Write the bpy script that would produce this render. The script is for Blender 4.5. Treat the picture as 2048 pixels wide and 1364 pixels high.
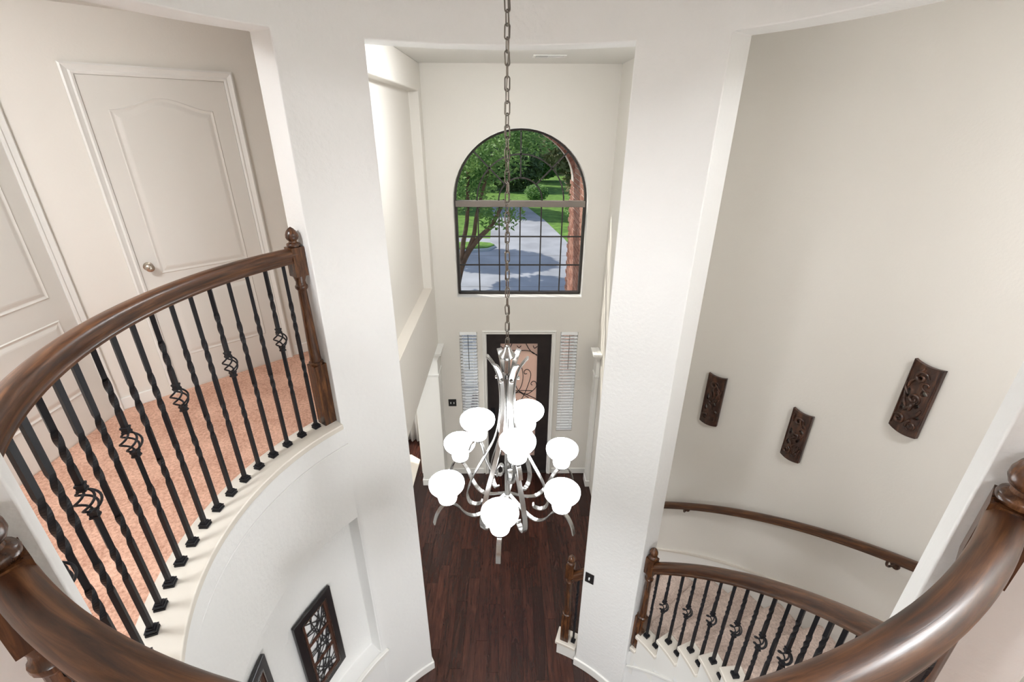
import bpy, bmesh, math, random
from mathutils import Vector, Matrix
from mathutils.geometry import delaunay_2d_cdt
R = math.radians
random.seed(7)
SC = bpy.context.scene
COL = SC.collection
for o in list(bpy.data.objects): bpy.data.objects.remove(o)

# ------------------------------------------------------------ camera, sky, sun, exposure
CAM_Z = 5.1022; FPX = 937.28; PITCH = 0.4361; ROLL = 0.0043; YAW = 0.011
cd = bpy.data.cameras.new('camera'); cam = bpy.data.objects.new('camera', cd); COL.objects.link(cam)
cd.sensor_width = 36.0; cd.sensor_fit = 'HORIZONTAL'; cd.lens = 36.0 * FPX / 2048.0; cd.clip_start = 0.02; cd.clip_end = 300
_f = Vector((math.sin(YAW)*math.cos(PITCH), math.cos(YAW)*math.cos(PITCH), -math.sin(PITCH)))
_r = Vector((math.cos(YAW), -math.sin(YAW), 0)); _u = _r.cross(_f)
_r2 = math.cos(ROLL)*_r + math.sin(ROLL)*_u; _u2 = -math.sin(ROLL)*_r + math.cos(ROLL)*_u
M3 = Matrix((_r2, _u2, -_f)).transposed()
cam.matrix_world = Matrix.Translation((0, 0, CAM_Z)) @ M3.to_4x4()
SC.camera = cam

w = bpy.data.worlds.new('world'); SC.world = w; w.use_nodes = True
nt = w.node_tree; nt.nodes.clear()
sky = nt.nodes.new('ShaderNodeTexSky'); sky.sky_type = 'NISHITA'; sky.sun_disc = False
sky.sun_elevation = R(46); sky.sun_rotation = R(-67); sky.air_density = 1.0; sky.dust_density = 1.5
bg = nt.nodes.new('ShaderNodeBackground'); bg.inputs[1].default_value = 0.20
wo = nt.nodes.new('ShaderNodeOutputWorld')
nt.links.new(sky.outputs[0], bg.inputs[0]); nt.links.new(bg.outputs[0], wo.inputs[0])
sd = bpy.data.lights.new('sun', 'SUN'); sd.energy = 4.0; sd.angle = R(0.6); sd.color = (1, 0.95, 0.87)
sun = bpy.data.objects.new('sun', sd); COL.objects.link(sun); sun.location = (-10, 14, 14)
sun.rotation_euler = Vector((1.0, -0.42, -1.12)).to_track_quat('-Z', 'Y').to_euler()

vs = SC.view_settings
vs.view_transform = 'Standard'; vs.look = 'None'; vs.gamma = 1.0; vs.use_curve_mapping = False
vs.exposure = 0.0
SHADE_E = 11.5       # chandelier glass
UNSEEN_LAMPS = {'hall': 126.0, 'landing': 66.0, 'stair': 140.0, 'foyer': 102.0, 'lower': 98.0, 'side': 200.0}   # unseen ceiling lamps; all but the hall one added for fill

# ------------------------------------------------------------ materials
MATS = {}
def newmat(name):
    m = bpy.data.materials.new(name); m.use_nodes = True; MATS[name] = m
    nt = m.node_tree; b = nt.nodes['Principled BSDF']
    return m, nt, b
def nd(nt, t, **kw):
    n = nt.nodes.new(t)
    for k, v in kw.items():
        if k in n.inputs.keys(): n.inputs[k].default_value = v
        else: setattr(n, k, v)
    return n
def ramp(nt, stops):
    r = nt.nodes.new('ShaderNodeValToRGB'); e = r.color_ramp.elements
    while len(e) < len(stops): e.new(0.5)
    for el, (p, c) in zip(e, stops):
        el.position = p; el.color = (*c, 1)
    return r
def coord(nt, kind='Object', scale=(1, 1, 1)):
    tc = nt.nodes.new('ShaderNodeTexCoord'); mp = nt.nodes.new('ShaderNodeMapping')
    mp.inputs['Scale'].default_value = scale
    nt.links.new(tc.outputs[kind], mp.inputs[0]); return mp
def bump(nt, b, src, strength, dist):
    bp = nt.nodes.new('ShaderNodeBump'); bp.inputs['Strength'].default_value = strength
    bp.inputs['Distance'].default_value = dist
    nt.links.new(src, bp.inputs['Height']); nt.links.new(bp.outputs[0], b.inputs['Normal'])
def plain(name, col, rough=0.5, metal=0.0, spec=None, nbump=None, var=None):
    m, nt, b = newmat(name)
    b.inputs['Base Color'].default_value = (*col, 1); b.inputs['Roughness'].default_value = rough
    b.inputs['Metallic'].default_value = metal
    if spec is not None: b.inputs['Specular IOR Level'].default_value = spec
    if nbump:
        mp = coord(nt); n = nd(nt, 'ShaderNodeTexNoise', Scale=nbump[0], Detail=3.0)
        nt.links.new(mp.outputs[0], n.inputs['Vector']); bump(nt, b, n.outputs[0], nbump[1], nbump[2])
    if var:
        mp = coord(nt); n = nd(nt, 'ShaderNodeTexNoise', Scale=var[0], Detail=4.0)
        nt.links.new(mp.outputs[0], n.inputs['Vector'])
        lo = tuple(c*(1-var[1]) for c in col); hi = tuple(min(1, c*(1+var[1])) for c in col)
        r = ramp(nt, [(0.3, lo), (0.7, hi)]); nt.links.new(n.outputs[0], r.inputs[0])
        nt.links.new(r.outputs[0], b.inputs['Base Color'])
    return m
plain('rotunda_white', (0.80, 0.793, 0.775), 0.6, nbump=(34, 0.6, 0.005))
plain('wall_cream', (0.755, 0.72, 0.66), 0.6, nbump=(70, 0.25, 0.003))  # warmer, creamier tone for the walls outside the rotunda
plain('ceiling_paint', (0.78, 0.765, 0.725), 0.8, nbump=(60, 0.3, 0.003))
plain('trim', (0.80, 0.785, 0.745), 0.35)
plain('door_paint', (0.73, 0.705, 0.655), 0.35)
plain('ledge_paint', (0.68, 0.63, 0.555), 0.4)
plain('iron', (0.011, 0.011, 0.014), 0.5, spec=0.3, nbump=(120, 0.25, 0.002))
plain('steel', (0.40, 0.395, 0.385), 0.22, 1.0)
plain('chain_metal', (0.21, 0.19, 0.165), 0.35, 1.0)
plain('bronze', (0.028, 0.023, 0.02), 0.5)
plain('mullion', (0.20, 0.17, 0.145), 0.5)
plain('knob_metal', (0.45, 0.40, 0.34), 0.25, 1.0)
plain('black_plate', (0.015, 0.014, 0.014), 0.4)
plain('white_plastic', (0.85, 0.85, 0.83), 0.35)
plain('frame_black', (0.014, 0.012, 0.013), 0.3)
plain('frame_brown', (0.07, 0.028, 0.016), 0.35)
plain('pane_white', (0.80, 0.80, 0.80), 0.2)
plain('slat', (0.90, 0.91, 0.91), 0.45)
plain('curtain', (0.80, 0.79, 0.77), 0.8)
plain('rug', (0.72, 0.66, 0.57), 0.95, nbump=(200, 0.4, 0.004))
plain('front_door', (0.021, 0.015, 0.014), 0.35, var=(8, 0.3))
plain('concrete', (0.40, 0.40, 0.42), 0.85, var=(0.8, 0.18))
plain('curb', (0.55, 0.55, 0.54), 0.85)
plain('brick', (0.33, 0.145, 0.10), 0.85, var=(3.1, 0.45))
plain('brick_pink', (0.42, 0.215, 0.16), 0.85, var=(3.1, 0.3))
plain('mortar', (0.62, 0.56, 0.50), 0.9)
plain('bark', (0.13, 0.095, 0.07), 0.9, nbump=(14, 0.8, 0.03), var=(5, 0.4))
plain('car_paint', (0.10, 0.16, 0.30), 0.25)
plain('car_glass', (0.02, 0.02, 0.025), 0.1)
plain('rubber', (0.015, 0.015, 0.015), 0.8)
plain('roof', (0.16, 0.14, 0.13), 0.9)
plain('grout', (0.012, 0.007, 0.005), 0.6)
# grass
m, nt, b = newmat('grass'); b.inputs['Roughness'].default_value = 0.9
mp = coord(nt); n = nd(nt, 'ShaderNodeTexNoise', Scale=3.0, Detail=8.0); nt.links.new(mp.outputs[0], n.inputs['Vector'])
r = ramp(nt, [(0.3, (0.07, 0.16, 0.02)), (0.7, (0.20, 0.36, 0.06))]); nt.links.new(n.outputs[0], r.inputs[0]); nt.links.new(r.outputs[0], b.inputs['Base Color'])
# leaves
def leafmat(name, a, c):
    m, nt, b = newmat(name); b.inputs['Roughness'].default_value = 0.6
    mp = coord(nt); n = nd(nt, 'ShaderNodeTexNoise', Scale=2.2, Detail=6.0); nt.links.new(mp.outputs[0], n.inputs['Vector'])
    r = ramp(nt, [(0.35, a), (0.65, c)]); nt.links.new(n.outputs[0], r.inputs[0]); nt.links.new(r.outputs[0], b.inputs['Base Color'])
    t = nt.nodes.new('ShaderNodeBsdfTranslucent'); nt.links.new(r.outputs[0], t.inputs[0])
    mx = nt.nodes.new('ShaderNodeMixShader'); mx.inputs[0].default_value = 0.35
    out = nt.nodes['Material Output']
    nt.links.new(b.outputs[0], mx.inputs[1]); nt.links.new(t.outputs[0], mx.inputs[2]); nt.links.new(mx.outputs[0], out.inputs[0])
leafmat('leaf_green', (0.08, 0.20, 0.05), (0.32, 0.52, 0.16))
leafmat('leaf_dark', (0.09, 0.14, 0.06), (0.27, 0.33, 0.15))
leafmat('leaf_olive', (0.14, 0.16, 0.07), (0.36, 0.36, 0.19))
# carpet
def carpet(name, c0, c1):
    m, nt, b = newmat(name); b.inputs['Roughness'].default_value = 1.0; b.inputs['Specular IOR Level'].default_value = 0.05
    mp = coord(nt); n = nd(nt, 'ShaderNodeTexNoise', Scale=58.0, Detail=5.0, Roughness=0.75); nt.links.new(mp.outputs[0], n.inputs['Vector'])
    n2 = nd(nt, 'ShaderNodeTexNoise', Scale=5.0, Detail=3.0); nt.links.new(mp.outputs[0], n2.inputs['Vector'])
    mx = nd(nt, 'ShaderNodeMath', operation='MULTIPLY_ADD'); mx.inputs[1].default_value = 0.3
    nt.links.new(n2.outputs[0], mx.inputs[0]); ad = nd(nt, 'ShaderNodeMath', operation='MULTIPLY'); ad.inputs[1].default_value = 0.7
    nt.links.new(n.outputs[0], ad.inputs[0]); nt.links.new(ad.outputs[0], mx.inputs[2])
    r = ramp(nt, [(0.33, c0), (0.62, c1)]); nt.links.new(mx.outputs[0], r.inputs[0]); nt.links.new(r.outputs[0], b.inputs['Base Color'])
    bump(nt, b, n.outputs[0], 0.9, 0.009)
carpet('carpet', (0.39, 0.19, 0.125), (0.84, 0.53, 0.40))
carpet('stair_carpet', (0.36, 0.265, 0.215), (0.76, 0.62, 0.54))
# stained wood: uv version (rails) and object version (newels)
def wood(name, kind, scale, rough, cols):
    m, nt, b = newmat(name); b.inputs['Roughness'].default_value = rough
    mp = coord(nt, kind, scale)
    n = nd(nt, 'ShaderNodeTexNoise', Scale=1.0, Detail=6.0, Roughness=0.65, Distortion=0.6); nt.links.new(mp.outputs[0], n.inputs['Vector'])
    r = ramp(nt, cols); nt.links.new(n.outputs[0], r.inputs[0]); nt.links.new(r.outputs[0], b.inputs['Base Color'])
    bump(nt, b, n.outputs[0], 0.12, 0.003)
WC = [(0.30, (0.017, 0.007, 0.004)), (0.5, (0.070, 0.027, 0.011)), (0.70, (0.165, 0.068, 0.025))]
wood('rail_wood', 'UV', (4, 60, 1), 0.33, WC)
wood('post_wood', 'Object', (45, 45, 5), 0.26, WC)
wood('carved_wood', 'Object', (30, 30, 10), 0.3, [(0.3, (0.012, 0.006, 0.004)), (0.52, (0.045, 0.019, 0.011)), (0.72, (0.13, 0.058, 0.032))])
# plank floor: colour varies per plank
m, nt, b = newmat('plank'); b.inputs['Roughness'].default_value = 0.27; b.inputs['Specular IOR Level'].default_value = 0.5
mp = coord(nt, 'Object', (14, 1.6, 14)); oi = nt.nodes.new('ShaderNodeObjectInfo')
n = nd(nt, 'ShaderNodeTexNoise', Scale=1.6, Detail=7.0, Roughness=0.7, Distortion=1.2, noise_dimensions='4D')
nt.links.new(mp.outputs[0], n.inputs['Vector'])
mm = nd(nt, 'ShaderNodeMath', operation='MULTIPLY'); mm.inputs[1].default_value = 40; nt.links.new(oi.outputs['Random'], mm.inputs[0]); nt.links.new(mm.outputs[0], n.inputs['W'])
r = ramp(nt, [(0.3, (0.012, 0.0035, 0.0025)), (0.52, (0.042, 0.013, 0.008)), (0.75, (0.095, 0.031, 0.019))]); nt.links.new(n.outputs[0], r.inputs[0])
hs = nd(nt, 'ShaderNodeHueSaturation'); mr = nd(nt, 'ShaderNodeMapRange'); mr.inputs[3].default_value = 0.6; mr.inputs[4].default_value = 1.35
nt.links.new(oi.outputs['Random'], mr.inputs[0]); nt.links.new(mr.outputs[0], hs.inputs['Value']); nt.links.new(r.outputs[0], hs.inputs['Color']); nt.links.new(hs.outputs[0], b.inputs['Base Color'])
bump(nt, b, n.outputs[0], 0.15, 0.003)
# lamps and glass
def emit(name, col, s):
    m, nt, b = newmat(name); b.inputs['Base Color'].default_value = (0.9, 0.9, 0.88, 1); b.inputs['Roughness'].default_value = 0.4
    b.inputs['Emission Color'].default_value = (*col, 1); b.inputs['Emission Strength'].default_value = s
emit('shade_glass', (0.945, 0.97, 1.0), SHADE_E)
for _k, _e in UNSEEN_LAMPS.items(): emit('unseen_lamp_glass_'+_k, (0.94, 0.97, 1.0), _e)
m, nt, b = newmat('window_glass'); out = nt.nodes['Material Output']; nt.nodes.remove(b)
tr = nt.nodes.new('ShaderNodeBsdfTransparent'); tr.inputs[0].default_value = (0.93, 0.95, 0.94, 1)
gl = nt.nodes.new('ShaderNodeBsdfGlossy'); gl.inputs['Roughness'].default_value = 0.02
fr = nt.nodes.new('ShaderNodeFresnel'); fr.inputs[0].default_value = 1.03
mx = nt.nodes.new('ShaderNodeMixShader'); nt.links.new(fr.outputs[0], mx.inputs[0]); nt.links.new(tr.outputs[0], mx.inputs[1]); nt.links.new(gl.outputs[0], mx.inputs[2]); nt.links.new(mx.outputs[0], out.inputs[0])
m, nt, b = newmat('door_glass'); out = nt.nodes['Material Output']
b.inputs['Base Color'].default_value = (0.80, 0.66, 0.58, 1); b.inputs['Roughness'].default_value = 0.35
tl = nt.nodes.new('ShaderNodeBsdfTranslucent'); tl.inputs[0].default_value = (0.95, 0.76, 0.66, 1)
mx = nt.nodes.new('ShaderNodeMixShader'); mx.inputs[0].default_value = 0.6
nt.links.new(b.outputs[0], mx.inputs[1]); nt.links.new(tl.outputs[0], mx.inputs[2]); nt.links.new(mx.outputs[0], out.inputs[0])

# ------------------------------------------------------------ helpers
def mesh_of(name, verts, faces, mat, uvs=None, smooth=None):
    me = bpy.data.meshes.new(name); me.from_pydata([tuple(v) for v in verts], [], faces); me.update()
    if mat: me.materials.append(MATS[mat])
    if uvs:
        l = me.uv_layers.new(name='uv')
        for p in me.polygons:
            for li, vi in zip(p.loop_indices, p.vertices): l.data[li].uv = uvs[vi]
    if smooth is not None:
        me.polygons.foreach_set('use_smooth', [True]*len(me.polygons))
        me.set_sharp_from_angle(angle=R(smooth))
    return me
def link(name, me, parent=None, loc=None, rotz=None, kind=None):
    o = bpy.data.objects.new(name, me); COL.objects.link(o)
    if parent: o.parent = parent
    if loc is not None: o.location = loc
    if rotz is not None: o.rotation_euler = (0, 0, rotz)
    if kind: o['kind'] = kind
    return o
def empty(name, loc=(0, 0, 0), rotz=0, label=None, cat=None, group=None, kind=None):
    o = bpy.data.objects.new(name, None); COL.objects.link(o); o.location = loc; o.rotation_euler = (0, 0, rotz); o.empty_display_size = 0.1
    return tag(o, label, cat, group, kind)
def tag(o, label=None, cat=None, group=None, kind=None):
    if label: o['label'] = label
    if cat: o['category'] = cat
    if group: o['group'] = group
    if kind: o['kind'] = kind
    return o
def bevel(o, wdt, seg=2, ang=40):
    md = o.modifiers.new('bevel', 'BEVEL'); md.width = wdt; md.segments = seg; md.limit_method = 'ANGLE'; md.angle_limit = R(ang); return o
class MB:
    def __init__(s): s.v = []; s.f = []; s.uv = None
    def add(s, vs, fs):
        n = len(s.v); s.v += [tuple(v) for v in vs]; s.f += [tuple(i+n for i in f) for f in fs]
    def box(s, x0, y0, z0, x1, y1, z1):
        s.add([(x0,y0,z0),(x1,y0,z0),(x1,y1,z0),(x0,y1,z0),(x0,y0,z1),(x1,y0,z1),(x1,y1,z1),(x0,y1,z1)],
              [(0,3,2,1),(4,5,6,7),(0,1,5,4),(1,2,6,5),(2,3,7,6),(3,0,4,7)]); return s
    def lathe(s, prof, seg=20, c=(0,0,0), cap=True):
        n = len(prof); vs = []; fs = []
        for (r, z) in prof:
            for k in range(seg):
                a = 2*math.pi*k/seg; vs.append((c[0]+r*math.cos(a), c[1]+r*math.sin(a), c[2]+z))
        for i in range(n-1):
            for k in range(seg):
                k2 = (k+1) % seg; fs.append((i*seg+k, i*seg+k2, (i+1)*seg+k2, (i+1)*seg+k))
        if cap: fs.append(tuple(range(seg-1, -1, -1))); fs.append(tuple((n-1)*seg+k for k in range(seg)))
        s.add(vs, fs); return s
    def tube(s, pts, r, seg=8, closed=False):
        prof = [(r*math.cos(2*math.pi*k/seg), r*math.sin(2*math.pi*k/seg)) for k in range(seg)]
        s.sweep(pts, prof, closed); return s
    def sweep(s, pts, prof, closed=False, up=None, taper=None):
        """profile points are (sideways, up) around the path"""
        P = [Vector(p) for p in pts]; n = len(P); k = len(prof); vs = []; uv = []; L = 0; side_prev = None
        per = [0]
        for j in range(k): per.append(per[-1]+math.dist(prof[j], prof[(j+1) % k]))
        for i in range(n):
            if closed: t = P[(i+1) % n]-P[i-1]
            else: t = P[min(i+1, n-1)]-P[max(i-1, 0)]
            t.normalize()
            if up is not None: sd_ = t.cross(Vector(up))
            elif side_prev is None:
                sd_ = t.cross(Vector((0, 0, 1)))
                if sd_.length < 0.1: sd_ = t.cross(Vector((1, 0, 0)))
            else: sd_ = side_prev - t*side_prev.dot(t)
            sd_.normalize(); side_prev = sd_; u_ = sd_.cross(t)
            if i: L += (P[i]-P[i-1]).length
            sc = taper[i] if taper else 1
            for j, (a, b_) in enumerate(prof):
                vs.append(P[i]+sd_*a*sc+u_*b_*sc); uv.append((L, per[j]))
        fs = []
        for i in range(n if closed else n-1):
            i2 = (i+1) % n
            for j in range(k):
                j2 = (j+1) % k; fs.append((i*k+j, i*k+j2, i2*k+j2, i2*k+j))
        if not closed: fs.append(tuple(range(k-1, -1, -1))); fs.append(tuple((n-1)*k+j for j in range(k)))
        if not s.v: s.uv = uv
        elif s.uv is not None: s.uv += uv
        s.add(vs, fs); return s
    def build(s, name, mat, parent=None, loc=None, rotz=None, smooth=None, kind=None, bev=None):
        o = link(name, mesh_of(name, s.v, s.f, mat, s.uv if s.uv and len(s.uv) == len(s.v) else None, smooth), parent, loc, rotz, kind)
        if bev: bevel(o, *bev)
        return o
def catmull(pts, n=6):
    P = [Vector(p) for p in pts]; out = []
    for i in range(len(P)-1):
        p0 = P[max(i-1, 0)]; p1 = P[i]; p2 = P[i+1]; p3 = P[min(i+2, len(P)-1)]
        for k in range(n):
            t = k/n
            out.append(0.5*((2*p1)+(p2-p0)*t+(2*p0-5*p1+4*p2-p3)*t*t+(3*p1-p0-3*p2+p3)*t**3))
    out.append(P[-1]); return out
CX, CY = -0.0104, 1.7697
RI, RW = 1.4165, 1.6165
def PC(a, r, z=0.0):
    return (CX+r*math.sin(R(a)), CY+r*math.cos(R(a)), z)
def arange(a0, a1, step):
    n = max(1, math.ceil(abs(a1-a0)/step)); return [a0+(a1-a0)*i/n for i in range(n+1)]
def polar(angs, Rs, zs, solid, step=2.0):
    """solid cells of a polar grid; only outer faces. angles increase"""
    A = [angs[0]]
    for a, b_ in zip(angs, angs[1:]): A += arange(a, b_, step)[1:]
    full = abs(A[-1]-A[0]-360) < 1e-6
    na = len(A)-1; idx = {}; V = []; F = []
    def vid(i, j, k):
        if full: i %= na
        if (i, j, k) not in idx: idx[(i, j, k)] = len(V); V.append(PC(A[i], Rs[j], zs[k]))
        return idx[(i, j, k)]
    def S(i, j, k):
        if full: i %= na
        if i < 0 or i >= na or j < 0 or j >= len(Rs)-1 or k < 0 or k >= len(zs)-1: return False
        a = (A[i]+A[i+1])/2
        return solid(a, (Rs[j]+Rs[j+1])/2, (zs[k]+zs[k+1])/2)
    for i in range(na):
        for j in range(len(Rs)-1):
            for k in range(len(zs)-1):
                if not S(i, j, k): continue
                c = lambda di, dj, dk: vid(i+di, j+dj, k+dk)
                if not S(i-1, j, k): F.append((c(0,0,0), c(0,0,1), c(0,1,1), c(0,1,0)))
                if not S(i+1, j, k): F.append((c(1,0,0), c(1,1,0), c(1,1,1), c(1,0,1)))
                if not S(i, j-1, k): F.append((c(0,0,0), c(1,0,0), c(1,0,1), c(0,0,1)))
                if not S(i, j+1, k): F.append((c(0,1,0), c(0,1,1), c(1,1,1), c(1,1,0)))
                if not S(i, j, k-1): F.append((c(0,0,0), c(0,1,0), c(1,1,0), c(1,0,0)))
                if not S(i, j, k+1): F.append((c(0,0,1), c(1,0,1), c(1,1,1), c(0,1,1)))
    return V, F
def polar_obj(name, angs, Rs, zs, solid, mat, parent=None, bev=None, kind=None, step=2.0):
    V, F = polar(angs, Rs, zs, solid, step)
    o = link(name, mesh_of(name, V, F, mat, smooth=35), parent, kind=kind)
    if bev: bevel(o, bev, 3)
    return o
def voxel(xs, ys, zs, solid):
    idx = {}; V = []; F = []
    def vid(*t):
        if t not in idx: idx[t] = len(V); V.append((xs[t[0]], ys[t[1]], zs[t[2]]))
        return idx[t]
    def S(i, j, k):
        if min(i, j, k) < 0 or i >= len(xs)-1 or j >= len(ys)-1 or k >= len(zs)-1: return False
        return solid((xs[i]+xs[i+1])/2, (ys[j]+ys[j+1])/2, (zs[k]+zs[k+1])/2)
    for i in range(len(xs)-1):
        for j in range(len(ys)-1):
            for k in range(len(zs)-1):
                if not S(i, j, k): continue
                c = lambda a, b_, d: vid(i+a, j+b_, k+d)
                if not S(i-1,j,k): F.append((c(0,0,0),c(0,0,1),c(0,1,1),c(0,1,0)))
                if not S(i+1,j,k): F.append((c(1,0,0),c(1,1,0),c(1,1,1),c(1,0,1)))
                if not S(i,j-1,k): F.append((c(0,0,0),c(1,0,0),c(1,0,1),c(0,0,1)))
                if not S(i,j+1,k): F.append((c(0,1,0),c(0,1,1),c(1,1,1),c(1,1,0)))
                if not S(i,j,k-1): F.append((c(0,0,0),c(0,1,0),c(1,1,0),c(1,0,0)))
                if not S(i,j,k+1): F.append((c(0,0,1),c(1,0,1),c(1,1,1),c(0,1,1)))
    return V, F
def inside(p, poly):
    c = False; n = len(poly)
    for i in range(n):
        (x0, y0), (x1, y1) = poly[i], poly[(i+1) % n]
        if (y0 > p[1]) != (y1 > p[1]) and p[0] < (x1-x0)*(p[1]-y0)/(y1-y0)+x0: c = not c
    return c
def plate(outer, holes, d0, d1, to3):
    """2d polygon with holes, extruded between depths d0 and d1; to3(u,v,d) -> xyz"""
    pts = []; edges = []
    for loop in [outer]+holes:
        n0 = len(pts); pts += [Vector(p) for p in loop]; edges += [(n0+i, n0+(i+1) % len(loop)) for i in range(len(loop))]
    rv, re, rf, *_ = delaunay_2d_cdt(pts, edges, [], 0, 1e-6)
    tri = []
    for f in rf:
        c = sum((rv[i] for i in f), Vector((0, 0)))/len(f)
        if inside(c, outer) and not any(inside(c, h) for h in holes): tri.append(tuple(f))
    n = len(rv); V = [to3(p.x, p.y, d0) for p in rv]+[to3(p.x, p.y, d1) for p in rv]; F = []
    ec = {}
    for f in tri:
        a, b_, c = f
        F.append((a, b_, c)); F.append((c+n, b_+n, a+n))
        for e in ((a, b_), (b_, c), (c, a)): ec[tuple(sorted(e))] = ec.get(tuple(sorted(e)), []) + [e]
    for e in ec.values():
        if len(e) == 1: a, b_ = e[0]; F.append((b_, a, a+n, b_+n))
    bm = bmesh.new(); vs_ = [bm.verts.new(v) for v in V]
    for f in F:
        try: bm.faces.new([vs_[i] for i in f])
        except ValueError: pass
    bmesh.ops.delete(bm, geom=[v for v in bm.verts if not v.link_faces], context='VERTS')
    bmesh.ops.recalc_face_normals(bm, faces=bm.faces)
    bm.verts.index_update()
    out = ([v.co.copy() for v in bm.verts], [tuple(v.index for v in f.verts) for f in bm.faces]); bm.free()
    return out
xz = lambda u, v, d: (u, d, v)
yz = lambda u, v, d: (d, u, v)
xy = lambda u, v, d: (u, v, d)
def rect(x0, y0, x1, y1): return [(x0, y0), (x1, y0), (x1, y1), (x0, y1)]

# ------------------------------------------------------------ the setting: rotunda
F2 = 3.24           # upper floor
ZH = 5.507          # underside of the rotunda headers
ZC = 5.69           # ceilings
AN0, AN1 = -32.2, 30.1
AE0, AE1 = 50.7, 130.2
AW0, AW1 = -136.0, -51.8
AS0, AS1 = 137.0, -144.6
RN = 1.56           # niche back
def norm(a):
    while a > 180: a -= 360
    while a <= -180: a += 360
    return a
def rot_solid(a, r, z):
    a = norm(a)
    if z > ZH: return True
    north = AN0 < a < AN1; east = AE0 < a < AE1; west = AW0 < a < AW1; south = a > AS0 or a < AS1
    if north or east: return False
    if west:
        if z > F2-0.02: return False
        if -128 < a < -52.05 and 0.78 < z < 2.408 and r < RN: return False
        return True
    if south: return 2.75 < z < F2-0.02
    return True
polar_obj('wall_rotunda', [-180, AS1, AW0, -128, -52.05, AW1, AN0, AN1, AE0, AE1, AS0, 180], [RI, RN, RW], [0, 0.78, 2.408, 2.75, F2-0.02, ZH, 6.0], rot_solid, 'rotunda_white', bev=0.014, kind='structure')
# lower wall below the curved stair
def nose(a): return 0.2025*(1+(a-20.8)/8.0)
def helix_strip(name, a0, a1, r0, r1, zf0, zf1, mat, parent=None, kind=None, step=2.0, bev=None):
    A = arange(a0, a1, step); V = []; F = []
    for a in A: V += [PC(a, r0, zf0(a)), PC(a, r1, zf0(a)), PC(a, r1, zf1(a)), PC(a, r0, zf1(a))]
    for i in range(len(A)-1):
        for j in range(4):
            j2 = (j+1) % 4; F.append((i*4+j, i*4+4+j, i*4+4+j2, i*4+j2))
    n = len(A)-1; F += [(0, 1, 2, 3), (n*4+3, n*4+2, n*4+1, n*4)]
    o = link(name, mesh_of(name, V, F, mat, smooth=35), parent, kind=kind)
    if bev: bevel(o, bev, 2)
    return o
helix_strip('wall_under_stair', AE0, AE1, 1.452, RW, lambda a: 0.0, lambda a: nose(a)-0.26, 'rotunda_white', kind='structure')
# ceilings
def ring_plane(name, hole_r, x0, y0, x1, y1, z0, z1, mat):
    hole = [PC(a, hole_r)[:2] for a in arange(0, 354, 6)]
    V, F = plate(rect(x0, y0, x1, y1), [hole], z0, z1, xy)
    return link(name, mesh_of(name, V, F, mat), kind='structure')
ring_plane('ceiling', 1.52, -5.0, -2.8, 2.8, 6.1, ZC, ZC+0.12, 'ceiling_paint')
polar_obj('ceiling_rotunda', [-180, 180], [0.0001, 1.55], [6.0, 6.1], lambda *a: True, 'ceiling_paint', kind='structure', step=6)
# ledges that carry the upper railings
def ledge(name, a0, a1):
    return polar_obj(name, [a0, a1], [1.388, 1.582], [F2-0.02, F2+0.02], lambda *a: True, 'ledge_paint', kind='structure', bev=0.006)
ledge('trim_1', AW0+0.05, AW1-0.05); ledge('trim_2', AS0+0.05, 360+AS1-0.05)
t = polar_obj('trim_3', [AW0, AW1+0.6], [1.402, 1.42], [3.085, F2-0.018], lambda *a: True, 'rotunda_white', kind='structure', bev=0.005)
t = polar_obj('trim_4', [AW0, AW1+0.9], [1.406, 1.42], [3.065, 3.08], lambda *a: True, 'rotunda_white', kind='structure', bev=0.004)
polar_obj('trim_5', [-130, -49.6], [1.388, 1.43], [0.752, 0.785], lambda *a: True, 'trim', kind='structure', bev=0.006)
polar_obj('trim_6', [-130, -49.9], [1.402, 1.43], [0.705, 0.752], lambda *a: True, 'trim', kind='structure', bev=0.006)
# baseboards round the lower piers
def pier_base(name, a0, a1):
    return polar_obj(name, [a0-0.6, a1+0.6], [RI-0.016, RW+0.016], [0.0, 0.105], lambda *a: True, 'trim', kind='structure', bev=0.008)
pier_base('baseboard_northwest', -130, AN0); pier_base('baseboard_northeast', AN1, AE0)
# upper floor
arc_in = [PC(a, 1.572)[:2] for a in arange(140.8, 360-51.8, 4)]
poly = arc_in+[PC(-51.8, RW)[:2], (-1.30, 2.80), (-1.30, 4.32), (-2.80, 2.82), (-2.80, -2.7), (1.30, -2.7)]+[PC(a, 2.52)[:2] for a in arange(150, 140.8, 3)]
V, F = plate(poly, [], F2-0.22, F2, xy); link('floor_upper', mesh_of('floor_upper', V, F, 'carpet'), kind='structure')
# ground floor slab and planks
fl = MB().box(-4.6, -2.7, -0.12, 3.0, 7.0, -0.014).build('floor', 'grout', kind='structure')
pw = 0.127
plank_me = {}
for L in (0.75, 1.05, 1.35, 1.65):
    b_ = MB().box(-pw/2+0.0012, 0.0012, -0.014, pw/2-0.0012, L-0.0012, 0.0)
    plank_me[L] = mesh_of('plank', b_.v, b_.f, 'plank')
x = -1.93
while x < 1.45:
    y = 2.0-random.random()*1.2
    while y < 6.85:
        L = random.choice(list(plank_me)); link('plank', plank_me[L], fl, (x, y, 0)); y += L
    x += pw
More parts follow.
